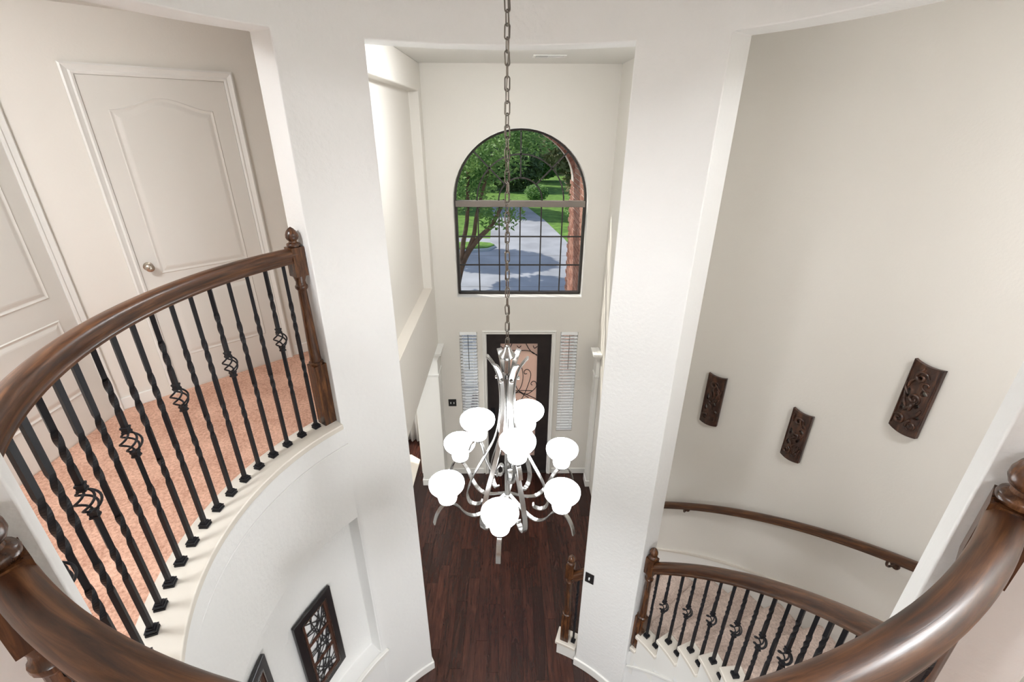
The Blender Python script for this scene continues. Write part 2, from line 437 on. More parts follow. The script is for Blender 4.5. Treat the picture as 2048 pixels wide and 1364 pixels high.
# ------------------------------------------------------------ walls
DY = 5.93
XW, WW, ZS, ZM = 0.1643, 0.835, 2.98, 4.215
def arch_loop(cx, hw, z0, zs, n=28, rise=None):
    rise = rise or hw
    return [(cx-hw, z0), (cx+hw, z0)]+[(cx+hw*math.cos(math.pi*i/n), zs+rise*math.sin(math.pi*i/n)) for i in range(n+1)]
DX0, DX1 = -0.2923, 0.6217
holes = [arch_loop(XW, WW, ZS, ZM), rect(DX0-0.015, 0.001, DX1+0.015, 2.455), rect(-0.67, 0.82, -0.42, 2.475), rect(0.742, 0.82, 0.985, 2.475)]
holes[1] = rect(DX0-0.015, -0.05, DX1+0.015, 2.455)
outer = [(-1.30, 0), (DX0-0.015, 0), (DX0-0.015, 2.455), (DX1+0.015, 2.455), (DX1+0.015, 0), (2.8, 0), (2.8, ZC), (-1.30, ZC)]
V, F = plate(outer, [holes[0], holes[2], holes[3]], DY, DY+0.2, xz)
wf = link('wall_front', mesh_of('wall_front', V, F, 'wall_cream'), kind='structure')
# west wall of the foyer: shallow niche above, wide cased opening below
XLW = -0.964
V, F = voxel([-1.30, XLW-0.11, XLW], [2.95, 3.30, 3.60, 5.72, 5.745, DY], [0, 2.31, 3.16, 5.41, ZC],
    lambda x, y, z: not (z < 2.31 and 3.30 < y) and not (3.16 < z < 5.41 and 3.60 < y < 5.745 and x > XLW-0.11))
ww_ = link('wall_foyer_west', mesh_of('wall_foyer_west', V, F, 'wall_cream'), kind='structure'); bevel(ww_, 0.012, 3)
MB().box(XLW-0.115, 3.6, 3.16, XLW+0.004, 5.745, 3.172).build('trim_7', 'ledge_paint', kind='structure', bev=(0.004, 2))
# east wall of the foyer with tall arched recess
V, F = plate([(3.80, 0), (DY, 0), (DY, ZC), (3.80, ZC)], [], 1.264, 1.40, yz)
link('wall_foyer_east', mesh_of('wall_foyer_east', V, F, 'wall_cream'), kind='structure')
# stair wall
polar_obj('wall_stair', [30.0, 150.0], [2.5, 2.62], [0, ZC], lambda *a: True, 'wall_cream', kind='structure')
# upper hall
def wall_box(name, p0, p1, z0, z1, th, mat='wall_cream'):
    a = math.atan2(p1[1]-p0[1], p1[0]-p0[0]); L = math.dist(p0, p1)
    return MB().box(0, 0, z0, L, th, z1).build(name, mat, loc=(p0[0], p0[1], 0), rotz=a, kind='structure')
wall_box('wall_west', (-2.74, -2.6), (-2.74, 2.84), F2-0.2, ZC, 0.12)
wall_box('wall_northwest', (-2.74, 2.84), (-1.26, 4.32), F2-0.2, ZC, 0.12)
wall_box('wall_light_block', (1.264, 3.90), (1.02, 3.03), 2.5, ZC, 0.1)  # unseen wall added to keep the foyer lamp off the stair wall
wall_box('wall_south', (1.24, -2.6), (-2.74, -2.6), 0, ZC, 0.12)
wall_box('wall_east', (PC(150, 2.5)[0], PC(150, 2.5)[1]), (1.24, -2.6), 0, ZC, 0.12)
# dining room seen through the cased opening
wall_box('wall_dining_west', (-4.5, 2.6), (-4.5, 6.85), 0, 2.8, 0.1)
wall_box('wall_dining_south', (-1.30, 3.0), (-4.5, 3.0), 0, 2.8, 0.1)
V, F = plate(rect(-4.5, 0, -1.30, 2.8), [rect(-3.4, 0.5, -1.75, 2.3)], 6.85, 6.95, xz)
link('wall_dining_north', mesh_of('wall_dining_north', V, F, 'wall_cream'), kind='structure')
MB().box(-1.36, DY, 0, -1.30, 6.85, 2.8).build('wall_dining_east', 'wall_cream', kind='structure')
MB().box(-4.5, 2.95, 2.8, -1.30, 6.95, 2.9).build('ceiling_dining', 'ceiling_paint', kind='structure')
# baseboards on flat walls
def base(name, p0, p1, z0, th=0.014, h=0.10):
    a = math.atan2(p1[1]-p0[1], p1[0]-p0[0]); L = math.dist(p0, p1)
    o = MB().box(0, -th, z0, L, 0.002, z0+h).build(name, 'trim', loc=(p0[0], p0[1], 0), rotz=a, kind='structure', bev=(0.005, 2)); return o
base('baseboard_front_left', (-0.97, DY), (DX0-0.08, DY), 0); base('baseboard_front_right', (DX1+0.08, DY), (1.264, DY), 0)
base('baseboard_northwest_hall', (-2.735, 2.845), (-2.735+0.195*0.7071, 2.845+0.195*0.7071), F2, 0.014, 0.09)
base('baseboard_northwest_hall_end', (-2.66+1.13*0.7071, 2.92+1.13*0.7071), (-1.28, 4.30), F2, 0.014, 0.09)
polar_obj('baseboard_west_jamb', [AW1-0.55, AW1], [RI+0.14, RW+0.01], [F2, F2+0.09], lambda *a: True, 'trim', kind='structure')

# ------------------------------------------------------------ pilasters with capitals at the foyer's front corners
def pilaster(x0, x1, y0, y1, label):
    p = empty('pilaster', ((x0+x1)/2, (y0+y1)/2, 0), 0, label, 'pilaster', 'pilasters beside the front wall')
    hx = (x1-x0)/2; hy = (y1-y0)/2
    MB().box(-hx, -hy, 0, hx, hy, 2.25).build('shaft', 'trim', p, bev=(0.006, 2))
    c = MB()
    for e, z0, z1 in ((0.01, 2.18, 2.21), (0.022, 2.21, 2.24), (0.04, 2.24, 2.27), (0.062, 2.27, 2.305)):
        c.box(-hx if x0 > 0 else -hx-e, -hy-e, z0, hx if x0 > 0 else hx+e, hy-0.002, z1)
        if x0 > 0: c.box(-hx-e, -hy-e, z0, -hx, hy-0.002, z1)
    MB().box(-hx-0.01, -hy-0.01, 1.93, hx+(0 if x0 > 0 else 0.01), hy-0.002, 1.96).build('neck_moulding', 'trim', p, bev=(0.004, 2))
    c.build('capital', 'trim', p, bev=(0.004, 2))
    MB().box(-hx-0.012, -hy-0.012, 0, hx+(0 if x0 > 0 else 0.012), hy-0.002, 0.11).build('base', 'trim', p, bev=(0.005, 2))
pilaster(-1.29, XLW+0.015, 5.66, DY-0.002, 'white corner pilaster with moulded capital left of the front door, by the switch plate')
pilaster(1.21, 1.262, 5.62, 5.80, 'slim white pilaster with moulded capital on the east wall beside the front door')

# ------------------------------------------------------------ arched window
win = empty('window_1', (XW, DY+0.15, 0), 0, kind='structure')
def arc_pts(r, a0=0, a1=math.pi, n=36): return [(r*math.cos(a0+(a1-a0)*i/n), 0, ZM+r*math.sin(a0+(a1-a0)*i/n)) for i in range(n+1)]
bar = [(-0.0085, -0.009), (0.0085, -0.009), (0.0085, 0.009), (-0.0085, 0.009)]
fr_ = [(-0.02, -0.03), (0.02, -0.03), (0.02, 0.03), (-0.02, 0.03)]
g = WW-0.02
b_ = MB(); b_.sweep([(-g, 0, ZS+0.02), (-g, 0, ZM)], fr_, up=(0, 1, 0)); b_.sweep([(g, 0, ZS+0.02), (g, 0, ZM)], fr_, up=(0, 1, 0))
b_.sweep(arc_pts(g), [(-0.012, -0.03), (0.012, -0.03), (0.012, 0.03), (-0.012, 0.03)], up=(0, 1, 0)); b_.sweep([(-g, 0, ZS+0.02), (g, 0, ZS+0.02)], fr_, up=(0, 1, 0))
b_.uv = None; b_.build('window_frame', 'bronze', win)
MB().box(-g, -0.04, ZM-0.075, g, 0.035, ZM).build('mullion', 'mullion', win, bev=(0.005, 2))
cw = 2*(g-0.01)/6; rh = (ZM-0.075-ZS-0.03)/3
for i in range(1, 6):
    xx = -(g-0.01)+cw*i; MB().box(xx-0.008, -0.008, ZS+0.03, xx+0.008, 0.008, ZM-0.07).build('muntin', 'bronze', win)
for i in (1, 2):
    zz = ZS+0.03+rh*i; MB().box(-g, -0.009, zz-0.008, g, 0.009, zz+0.008).build('muntin', 'bronze', win)
for rr in (g/3, g*2/3): MB().sweep(arc_pts(rr), bar, up=(0, 1, 0)).build('muntin', 'bronze', win)
for a in (45, 90, 135):
    c, s_ = math.cos(R(a)), math.sin(R(a)); MB().sweep([(g/3*c, 0, ZM+g/3*s_), (g*c, 0, ZM+g*s_)], bar, up=(0, 1, 0)).build('muntin', 'bronze', win)
# panes: 18 below, 7 in the fan light
for i in range(6):
    for j in range(3):
        x0 = -(g-0.01)+cw*i; z0 = ZS+0.03+rh*j
        MB().add([(x0+.006, 0, z0+.006), (x0+cw-.006, 0, z0+.006), (x0+cw-.006, 0, z0+rh-.006), (x0+.006, 0, z0+rh-.006)], [(0, 1, 2, 3)]) if False else None
        m_ = MB(); m_.add([(x0+.006, 0, z0+.006), (x0+cw-.006, 0, z0+.006), (x0+cw-.006, 0, z0+rh-.006), (x0+.006, 0, z0+rh-.006)], [(0, 1, 2, 3)]); m_.build('pane', 'window_glass', win)
def sector(r0, r1, a0, a1, n=12):
    m_ = MB(); vs_ = []; fs_ = []
    for i in range(n+1):
        a = R(a0+(a1-a0)*i/n)
        for rr in (r0, r1): vs_.append((rr*math.cos(a), 0, ZM+rr*math.sin(a)))
    for i in range(n): fs_.append((2*i, 2*i+1, 2*i+3, 2*i+2))
    m_.add(vs_, fs_); m_.build('pane', 'window_glass', win)
sector(0.001, g/3-.008, 0.5, 179.5)
for k in range(4):
    sector(g/3+.008, g*2/3-.008, 45*k+0.8, 45*k+44.2); sector(g*2/3+.008, g-.01, 45*k+0.8, 45*k+44.2)
# white reveal lining
lo = arch_loop(0, WW, ZS, ZM)[1:]+[(-WW, ZS)]
m_ = MB(); lp = arch_loop(0, WW, ZS, ZM); n_ = len(lp)
li = arch_loop(0, WW-0.006, ZS+0.006, ZM)
vs_ = []
for (u, v), (u2, v2) in zip(lp, li): vs_ += [(u, -0.154, v), (u, -0.03, v), (u2, -0.03, v2), (u2, -0.154, v2)]
m_.add(vs_, [(i*4+j, ((i+1) % n_)*4+j, ((i+1) % n_)*4+(j+1) % 4, i*4+(j+1) % 4) for i in range(n_) for j in range(4)])
m_.build('window_sill', 'trim', win)

# ------------------------------------------------------------ front door and side lights
door = empty('door_1', (DX0, DY+0.05, 0), 0, kind='structure')
dw = 0.914
V, F = plate(rect(0, 0.01, dw, 2.44), [rect(0.195, 0.30, 0.722, 2.275)], 0, 0.045, xz)
link('door_slab', mesh_of('door_slab', V, F, 'front_door'), door)
MB().box(0.195, 0.018, 0.30, 0.722, 0.026, 2.275).build('door_glass', 'door_glass', door)
iw = MB()
def ir(pts): iw.tube([(0.4585+p[0], 0.004, p[1]) for p in catmull([(a, b2, 0) for a, b2 in pts], 8)], 0.0055, 6)
def spiral(cx, cz, r0, turns, a0, sgn=1, n=14):
    return [(cx+r0*(1-0.78*i/n)*math.cos(a0+sgn*2*math.pi*turns*i/n), cz+r0*(1-0.78*i/n)*math.sin(a0+sgn*2*math.pi*turns*i/n)) for i in range(n+1)]
for s_ in (-1, 1):
    ir([(s_*0.0, 1.28), (s_*0.09, 1.45), (s_*0.17, 1.72), (s_*0.165, 1.82), (s_*0.12, 1.86), (s_*0.08, 1.83), (s_*0.085, 1.785), (s_*0.12, 1.79)])
    ir([(-s_*0.15, 1.38), (0, 1.50), (s_*0.06, 1.68), (s_*0.05, 1.86), (0, 1.93)])
    ir([(-s_*0.20, 1.50), (-s_*0.02, 1.50), (s_*0.12, 1.44), (s_*0.25, 1.55), (s_*0.255, 1.64), (s_*0.21, 1.66), (s_*0.18, 1.62), (s_*0.20, 1.595)])
    ir([(-s_*0.26, 1.36), (0, 1.47), (s_*0.26, 1.36)])
    ir([(0, 2.16), (s_*0.10, 2.165), (s_*0.19, 2.14), (s_*0.26, 2.08)])
    ir([(s_*0.10, 2.27), (s_*0.14, 2.19), (s_*0.20, 2.12), (s_*0.26, 2.10)])
    ir([(s_*0.26, 2.23), (s_*0.22, 2.20), (s_*0.20, 2.24)]); ir([(s_*0.03, 2.24), (s_*0.0, 2.21), (-s_*0.03, 2.24)])
    ir([(0, 1.28), (s_*0.12, 1.10), (s_*0.20, 0.90), (s_*0.16, 0.72), (s_*0.08, 0.74), (s_*0.09, 0.83)])
    ir([(s_*0.26, 0.55), (s_*0.10, 0.62), (0, 0.80), (-s_*0.06, 1.0), (0, 1.2)])
    ir([(0, 0.32), (s_*0.10, 0.42), (s_*0.24, 0.44), (s_*0.22, 0.36)])
ir([(0, 2.16), (0, 2.08)])
iw.uv = None; iw.build('scrollwork', 'iron', door, smooth=60)
for z in (0.35, 1.25, 2.2): MB().box(dw-0.004, -0.012, z-0.05, dw+0.018, 0.004, z+0.05).build('hinge', 'iron', door)
h = MB().box(0.045, -0.012, 0.92, 0.105, 0.0, 1.2); h.tube(catmull([(0.075, -0.012, 1.16), (0.075, -0.055, 1.14), (0.075, -0.055, 1.0), (0.075, -0.012, 0.96)], 5), 0.01, 8); h.uv = None
h.build('handle', 'iron', door)
MB().box(-0.015, -0.05, 0, dw+0.015, 0.1, 0.012).build('threshold', 'bronze', door)
def casing(name, s0, s1, zt, parent, wdt=0.06, z0=0.0, mat='trim', depth=0.0, y=0.0):
    """moulded casing round an opening: room side is -y"""
    prof = [(0, 0), (0, 0.012), (0.012, 0.017), (0.022, 0.014), (wdt*0.62, 0.020), (wdt*0.82, 0.026), (wdt, 0.022), (wdt, 0)]
    V = []; F = []
    for d, hgt in prof:
        V += [(s0-d, y-hgt, z0), (s0-d, y-hgt, zt+d), (s1+d, y-hgt, zt+d), (s1+d, y-hgt, z0)]
    k = len(prof)
    for i in range(k-1):
        for j in range(3): F.append((i*4+j, i*4+j+1, i*4+5+j, i*4+4+j))
    return link(name, mesh_of(name, V, F, mat), parent)
MB().box(-0.0155, -0.05, 0, 0.0, 0.15, 2.455).build('jamb', 'trim', door); MB().box(dw, -0.05, 0, dw+0.0155, 0.15, 2.455).build('jamb', 'trim', door); MB().box(-0.015, -0.05, 2.44, dw+0.015, 0.15, 2.456).build('jamb', 'trim', door)
casing('casing', -0.006, dw+0.006, 2.446, door, 0.05, y=-0.05)
def sidelight(idx, x0, x1, label):
    wn = empty('window_%d' % idx, ((x0+x1)/2, DY+0.1, 0), 0, kind='structure'); hw = (x1-x0)/2
    V, F = plate(rect(-hw, 0.82, hw, 2.475), [rect(-hw+0.025, 0.845, hw-0.025, 2.45)], 0, 0.05, xz)
    link('window_frame', mesh_of('window_frame', V, F, 'trim'), wn)
    MB().box(-hw+0.025, 0.02, 0.845, hw-0.025, 0.026, 2.45).build('pane', 'window_glass', wn)
    bl = empty('window_blind', ((x0+x1)/2, DY+0.012, 0), 0, label, 'blind', 'blinds in the side lights'); q = hw-0.006
    MB().box(-q, -0.022, 2.43, q, 0.022, 2.473).build('headrail', 'slat', bl, bev=(0.003, 2))
    me = None; n = 32; z = 2.415; dz = (2.415-0.865)/n
    tilt = R(6 if idx == 2 else 20); c, s_ = 0.024*math.cos(tilt), 0.024*math.sin(tilt)
    sm = MB(); sm.add([(-q, -c, -s_), (q, -c, -s_), (q, 0.003, 0.001), (-q, 0.003, 0.001), (q, c, s_), (-q, c, s_), (-q, -c, -s_+.002), (q, -c, -s_+.002), (q, 0.002, 0.003), (-q, 0.002, 0.003), (q, c, s_+.002), (-q, c, s_+.002)],
        [(0, 1, 2, 3), (3, 2, 4, 5), (7, 6, 9, 8), (8, 9, 11, 10), (0, 6, 7, 1), (5, 4, 10, 11)])
    me = mesh_of('slat', sm.v, sm.f, 'slat')
    for i in range(n): link('slat', me, bl, (0, 0, z-dz*(i+0.5)))
    MB().box(-q, -0.02, 0.84, q, 0.02, 0.862).build('bottom_rail', 'slat', bl)
    wd = MB(); wd.tube([(0.0, -0.032, 2.44), (0.002, -0.034, 1.9)], 0.0045, 6); wd.build('wand', 'bronze' if idx == 2 else 'mullion', bl)
    for xx in (-q*0.55, q*0.55): MB().box(xx-0.0015, -0.026, 0.86, xx+0.0015, -0.024, 2.44).build('ladder_cord', 'white_plastic', bl)
sidelight(2, -0.67, -0.42, 'narrow white slatted blind with open slats, between door and double switch plate')
sidelight(3, 0.742, 0.985, 'narrow white slatted blind with closed slats, on hinge side of the front door')

# ------------------------------------------------------------ switch plates, ceiling vent
def plate_box(name, n, hw, label, loc, rotz):
    o = empty(name, loc, rotz, label, 'switch')
    MB().box(-hw, -0.007, -0.06, hw, 0.0, 0.06).build('plate', 'black_plate', o, bev=(0.003, 2))
    for i in range(n):
        x = (i-(n-1)/2)*0.046
        MB().box(x-0.006, -0.018, -0.013, x+0.006, -0.006, 0.013).build('toggle', 'white_plastic', o, bev=(0.002, 2))
plate_box('light_switch', 2, 0.058, 'black double light switch plate on the front wall', (-0.815, DY, 1.33), 0)
p = PC(32.6, RI-0.001, 1.33); plate_box('light_switch', 1, 0.042, 'black single light switch plate on the curved white pier', p, R(-32.6))
v = empty('ceiling_vent', (0.41, 5.28, ZC), 0, 'white ceiling air vent with dark slots above the arched window', 'vent')
MB().box(-0.16, -0.09, -0.008, 0.16, 0.09, -0.0005).build('frame', 'trim', v, bev=(0.003, 2))
MB().box(-0.135, -0.065, -0.010, 0.135, 0.065, -0.0075).build('backing', 'black_plate', v)
for i in range(9): MB().box(-0.135 if i % 3 else -0.02, -0.064+i*0.0155, -0.0115, 0.135, -0.059+i*0.0155, -0.0098).build('louver', 'trim', v)

# ------------------------------------------------------------ upper hall doors
def panel_loops(s0, s1, z0, z1, arch=0.0, inset=0.0):
    s0 += inset; s1 -= inset; z0 += inset; z1 -= inset
    pts = [(s0, z0), (s1, z0)]
    n = 14
    for i in range(n+1):
        t_ = i/n; x_ = s1+(s0-s1)*t_; pts.append((x_, z1+arch*(0.5-0.5*math.cos(2*math.pi*t_))))
    return pts
def door_panel(s0, s1, z0, z1, arch, parent):
    prof = [(0, 0), (0.006, 0.005), (0.016, 0.0015), (0.022, 0.001), (0.042, 0.006), (0.05, 0.007)]
    V = []; F = []
    for ins, hgt in prof: V += [(u, -hgt, v) for u, v in panel_loops(s0, s1, z0, z1, arch, ins)]
    k = len(V)//len(prof)
    for i in range(len(prof)-1):
        for j in range(k):
            j2 = (j+1) % k; F.append((i*k+j, i*k+j2, (i+1)*k+j2, (i+1)*k+j))
    F.append(tuple((len(prof)-1)*k+j for j in range(k)))
    link('panel', mesh_of('panel', V, F, 'door_paint'), parent)
def hall_door(name, loc, rotz, s0, s1, knob_s):
    d = empty(name, loc, rotz, kind='structure'); zt = 2.105; yy = -0.004
    # the jamb lines a recess modelled in front of the wall
    MB().box(s0, -0.004, 0.012, s1, 0.0, zt).build('door_slab', 'door_paint', d)
    pn = empty('door_face', (0, -0.004, 0)); pn.parent = d
    door_panel(s0+0.105, s1-0.105, 0.90, 1.925, 0.07, d); door_panel(s0+0.105, s1-0.105, 0.27, 0.76, 0.0, d)
    for o in d.children:
        if o.name.startswith('panel'): o.location.y = -0.004
    bpy.data.objects.remove(pn)
    casing('casing', s0-0.002, s1+0.002, zt+0.002, d, 0.058)
    k = MB().lathe([(0.030, 0), (0.030, 0.006), (0.012, 0.010), (0.011, 0.032), (0.020, 0.038), (0.027, 0.050), (0.026, 0.062), (0.016, 0.070), (0.004, 0.071)], 20)
    ko = k.build('knob', 'knob_metal', d, (knob_s, -0.004, 0.965), smooth=45); ko.rotation_euler = (R(90), 0, 0)
    return d
hall_door('door_2', (-2.66, 2.92, F2), R(45), 0.252, 1.03, 0.300)
hall_door('door_3', (-2.74, 0, F2), R(90), 2.0, 2.775, 2.05)

# ------------------------------------------------------------ staircase
RISE = 0.2025
st = empty('staircase', PC(60, 2.0, 0), 0, 'curved staircase with carpeted treads and white tread ends around the rotunda', 'stairs')
def at_parent(o, p):
    o.parent = p; o.matrix_parent_inverse = Matrix.Translation(p.location).inverted(); return o
for n in range(1, 16):
    a0 = 20.8+8*(n-1); a1 = a0+8.0; z1 = RISE*n
    c0 = max(a0, 31.0)
    if a1 > 31.5:
        r0 = 1.6185 if a0 < 50 else 1.56
        V, F = polar([c0, a1+2.0], [r0, 2.496], [z1-0.075, z1], lambda *q: True, 2)
        # waterfall riser below the nosing
        V2, F2_ = polar([c0+0.35, c0+1.0], [r0, 2.494], [z1-RISE+0.002, z1-0.06], lambda *q: True, 2)
        o = link('carpeted_step', mesh_of('carpeted_step', V, F, 'stair_carpet', smooth=35)); bevel(o, 0.036, 4); at_parent(o, st)
        o = link('carpeted_riser', mesh_of('carpeted_riser', V2, F2_, 'stair_carpet')); at_parent(o, st)
    e0, e1 = a0, a1+0.8
    if n == 1: e1 = 29.4
    elif n in (2, 3): continue
    elif n == 4: e0 = 51.4
    o = polar_obj('tread_end', [e0, e1], [1.425, 1.60 if n == 1 else 1.575], [z1-0.034, z1+0.003], lambda *q: True, 'ledge_paint', bev=0.006); at_parent(o, st)
    o = polar_obj('end_riser', [e0+0.7, min(e1, a1+0.7)], [1.447, 1.59 if n == 1 else 1.57], [max(0, z1-RISE-(0.16 if n > 3 else 0)), z1-0.034], lambda *q: True, 'trim'); at_parent(o, st)
o = helix_strip('stringer_trim', AE0+0.2, AE1, 1.436, 1.452, lambda a: nose(a)-0.475, lambda a: nose(a)-0.445, 'trim', bev=0.004); at_parent(o, st)
o = helix_strip('skirt_board', 31, 149, 2.484, 2.502, lambda a: max(0, nose(a)-0.30), lambda a: nose(a)+0.185, 'trim'); at_parent(o, st)
o = helix_strip('skirt_cap', 31, 149, 2.476, 2.502, lambda a: nose(a)+0.185, lambda a: nose(a)+0.205, 'ledge_paint'); at_parent(o, st)

# ------------------------------------------------------------ railings
RB = 1.506
RAIL = [(-.020, -.041), (-.031, -.041), (-.033, -.030), (-.028, -.024), (-.029, -.016), (-.036, -.004), (-.038, .010), (-.035, .025), (-.026, .036), (-.012, .041)]
RAIL = RAIL+[(-a, b_) for a, b_ in reversed(RAIL)]
def newel_meshes(h, base_h, name='newel'):
    hw = 0.042
    m = MB(); m.box(-hw, -hw, 0, hw, hw, base_h); m.box(-hw*0.9, -hw*0.9, h-0.20, hw*0.9, hw*0.9, h-0.03)
    m.lathe([(0.040, base_h-0.001), (0.044, base_h+0.008), (0.044, base_h+0.018), (0.034, base_h+0.024), (0.036, base_h+0.034), (0.034, base_h+0.05), (0.026, h-0.29), (0.029, h-0.285), (0.036, h-0.275), (0.036, h-0.262), (0.030, h-0.255), (0.027, h-0.235), (0.036, h-0.205), (0.036, h-0.199)], 16)
    post = mesh_of('newel_post', m.v, m.f, 'post_wood', smooth=40)
    f = MB().lathe([(q*0.88, q2) for q, q2 in [(0.030, 0), (0.041, 0.004), (0.043, 0.012), (0.040, 0.020), (0.026, 0.026), (0.024, 0.034), (0.034, 0.042), (0.040, 0.055), (0.039, 0.070), (0.031, 0.088), (0.018, 0.102), (0.006, 0.110), (0.001, 0.112)]], 28)
    fin = mesh_of('finial', f.v, f.f, 'post_wood', smooth=50)
    return post, fin, h-0.03
def add_newel(parent, ang, z, meshes, r=RB):
    post, fin, fz = meshes
    o = bpy.data.objects.new('newel_post', post); COL.objects.link(o); o.location = PC(ang, r, z); o.rotation_euler = (0, 0, -R(ang)); at_parent(o, parent)
    f = bpy.data.objects.new('finial', fin); COL.objects.link(f); f.parent = o; f.location = (0, 0, fz)
    return o
def bar_mesh(h, basket_z=None, slope=0.0):
    s_ = 0.009; m = MB(); rings = []; tw = 0.0
    def seg(z0, z1, turns=0.0):
        nonlocal tw
        n = max(1, int(abs(turns)*26))
        for i in range(n+1): rings.append((z0+(z1-z0)*i/n, tw+turns*2*math.pi*i/n))
        tw += turns*2*math.pi
    if basket_z is None:
        seg(0, h*0.34); seg(h*0.34, h*0.47, 0.55); seg(h*0.46, h*0.60); seg(h*0.60, h*0.80, 0.85); seg(h*0.80, h)
        parts = [rings]
    else:
        seg(0, h*0.28); seg(h*0.28, h*0.42, 0.6); seg(h*0.42, basket_z-0.045); a = list(rings); rings.clear(); tw = 0
        seg(basket_z+0.045, h*0.74); seg(h*0.74, h*0.88, 0.6); seg(h*0.87, h); parts = [a, list(rings)]
    for rg in parts:
        V = []; F = []
        for z, a in rg:
            for k in range(4):
                q = a+math.pi/4+k*math.pi/2; V.append((s_*1.414*math.cos(q), s_*1.414*math.sin(q), z))
        for i in range(len(rg)-1):
            for k in range(4):
                k2 = (k+1) % 4; F.append((i*4+k, i*4+k2, i*4+4+k2, i*4+4+k))
        m.add(V, F)
    # shoe: little stepped pyramid
    for r_, z0, z1 in ((0.021, 0, 0.010), (0.017, 0.010, 0.016), (0.021, 0.016, 0.022), (0.014, 0.022, 0.032)): m.box(-r_, -r_, z0, r_, r_, z1)
    if basket_z is not None:
        for zc in (basket_z-0.058, basket_z+0.058):
            for r_, a, b2 in ((0.0135, -0.014, -0.006), (0.0115, -0.006, 0.006), (0.0135, 0.006, 0.014)): m.box(-r_, -r_, zc+a, r_, r_, zc+b2)
    return mesh_of('baluster', m.v, m.f, 'iron')
bk = MB()
for k in range(4):
    pts = []
    for i in range(17):
        t_ = i/16; a = k*math.pi/2+t_*math.pi*1.1; rr = 0.007+0.029*math.sin(math.pi*t_)**0.8
        pts.append((rr*math.cos(a), rr*math.sin(a), -0.046+0.092*t_))
    bk.tube(pts, 0.0042, 6)
bk.uv = None
BASKET = mesh_of('basket', bk.v, bk.f, 'iron', smooth=60)
def add_baluster(parent, ang, z, me, basket=None, r=RB):
    o = bpy.data.objects.new('baluster', me); COL.objects.link(o); o.location = PC(ang, r, z); o.rotation_euler = (0, 0, -R(ang)); at_parent(o, parent)
    if basket is not None:
        b2 = bpy.data.objects.new('basket', BASKET); COL.objects.link(b2); b2.parent = o; b2.location = (0, 0, basket); b2.rotation_euler = (0, 0, random.random()*0.5)
def handrail(parent, pts, name='handrail'):
    m = MB().sweep(pts, RAIL, up=(0, 0, 1)); o = m.build(name, 'rail_wood', smooth=50); at_parent(o, parent); return o
LZ = F2+0.02; RZ = 4.408
h_full = RZ-0.04-LZ
full_plain = bar_mesh(h_full); full_basket = bar_mesh(h_full, 0.685)
NEW_UP = newel_meshes(1.225, 0.44)
g1 = empty('gallery_railing', PC(-90, RB, LZ), 0, 'curved wooden handrail with black iron balusters beside the pink carpeted hall', 'railing')
handrail(g1, [PC(a, RB, RZ) for a in arange(AW1-1.8, AW0+0.3, 1.5)])
add_newel(g1, AW1-1.65, LZ, NEW_UP)
i = 0; a = -56.75
while a > AW0+1.5:
    add_baluster(g1, a, LZ, full_basket if i % 3 == 1 else full_plain, 0.685 if i % 3 == 1 else None); i += 1; a -= 4.22
g2 = empty('landing_railing', PC(180, RB, LZ), 0, 'large curved wooden handrail with newel posts at both ends, guarding the landing', 'railing')
RB2 = 1.468; RZ2 = 4.417; RAIL_FULL = list(RAIL); RAIL[:] = [(q*0.82, q2*0.82) for q, q2 in RAIL_FULL]
handrail(g2, [PC(a, RB2, RZ2) for a in arange(AS0+2.4, 360+AS1-2.4, 1.5)])
RAIL[:] = RAIL_FULL
NEW_NEAR = newel_meshes(1.225, 0.44); near_plain = bar_mesh(h_full+0.002); near_basket = bar_mesh(h_full+0.002, 0.685)
add_newel(g2, AS0+1.7, LZ, NEW_NEAR, 1.476); add_newel(g2, AS1-1.7, LZ, NEW_NEAR, 1.476)
i = 0; a = AS0+5.8
while a < 360+AS1-4.5:
    add_baluster(g2, a, LZ, near_basket if i % 3 == 1 else near_plain, 0.685 if i % 3 == 1 else None, RB2); i += 1; a += 4.25
# stair railing in the east opening
RS = 1.50; RO = 0.80
g3 = empty('stair_railing', PC(60, RS, 1.0), 0, 'sloping wooden handrail with iron balusters standing on white tread ends of the stairs', 'railing')
rz = lambda a: nose(a)+RO
handrail(g3, [PC(a, RS, rz(a)) for a in arange(53.5, AE1-0.3, 1.5)])
NEW_ST = newel_meshes(1.13, 0.38)
add_newel(g3, 52.0+0.35, RISE*4+0.003, NEW_ST, RS)
h1 = rz(2.4+20.8+32)-0.045-RISE*5; h2 = rz(6.3+20.8+32)-0.045-RISE*5
me1 = bar_mesh(h1); me2 = bar_mesh(h2, 0.51)
for n in range(5, 15):
    a0 = 20.8+8*(n-1)
    if a0+2.4 < AE1-1: add_baluster(g3, a0+2.4, RISE*n+0.003, me1, None, RS)
    if a0+6.3 < AE1-1: add_baluster(g3, a0+6.3, RISE*n+0.003, me2, 0.51, RS)
g4 = empty('stair_railing', PC(25, RS, RISE), 0, 'short dark wooden rail with newel post on the lowest white step, by the hardwood floor', 'railing')
handrail(g4, [PC(a, RS, rz(a)+0.03) for a in arange(25.5, AN1-0.2, 1.0)])
add_newel(g4, 24.2, RISE+0.003, NEW_ST, RS); add_baluster(g4, 27.6, RISE+0.003, bar_mesh(rz(27.6)-0.015-RISE), None, RS)
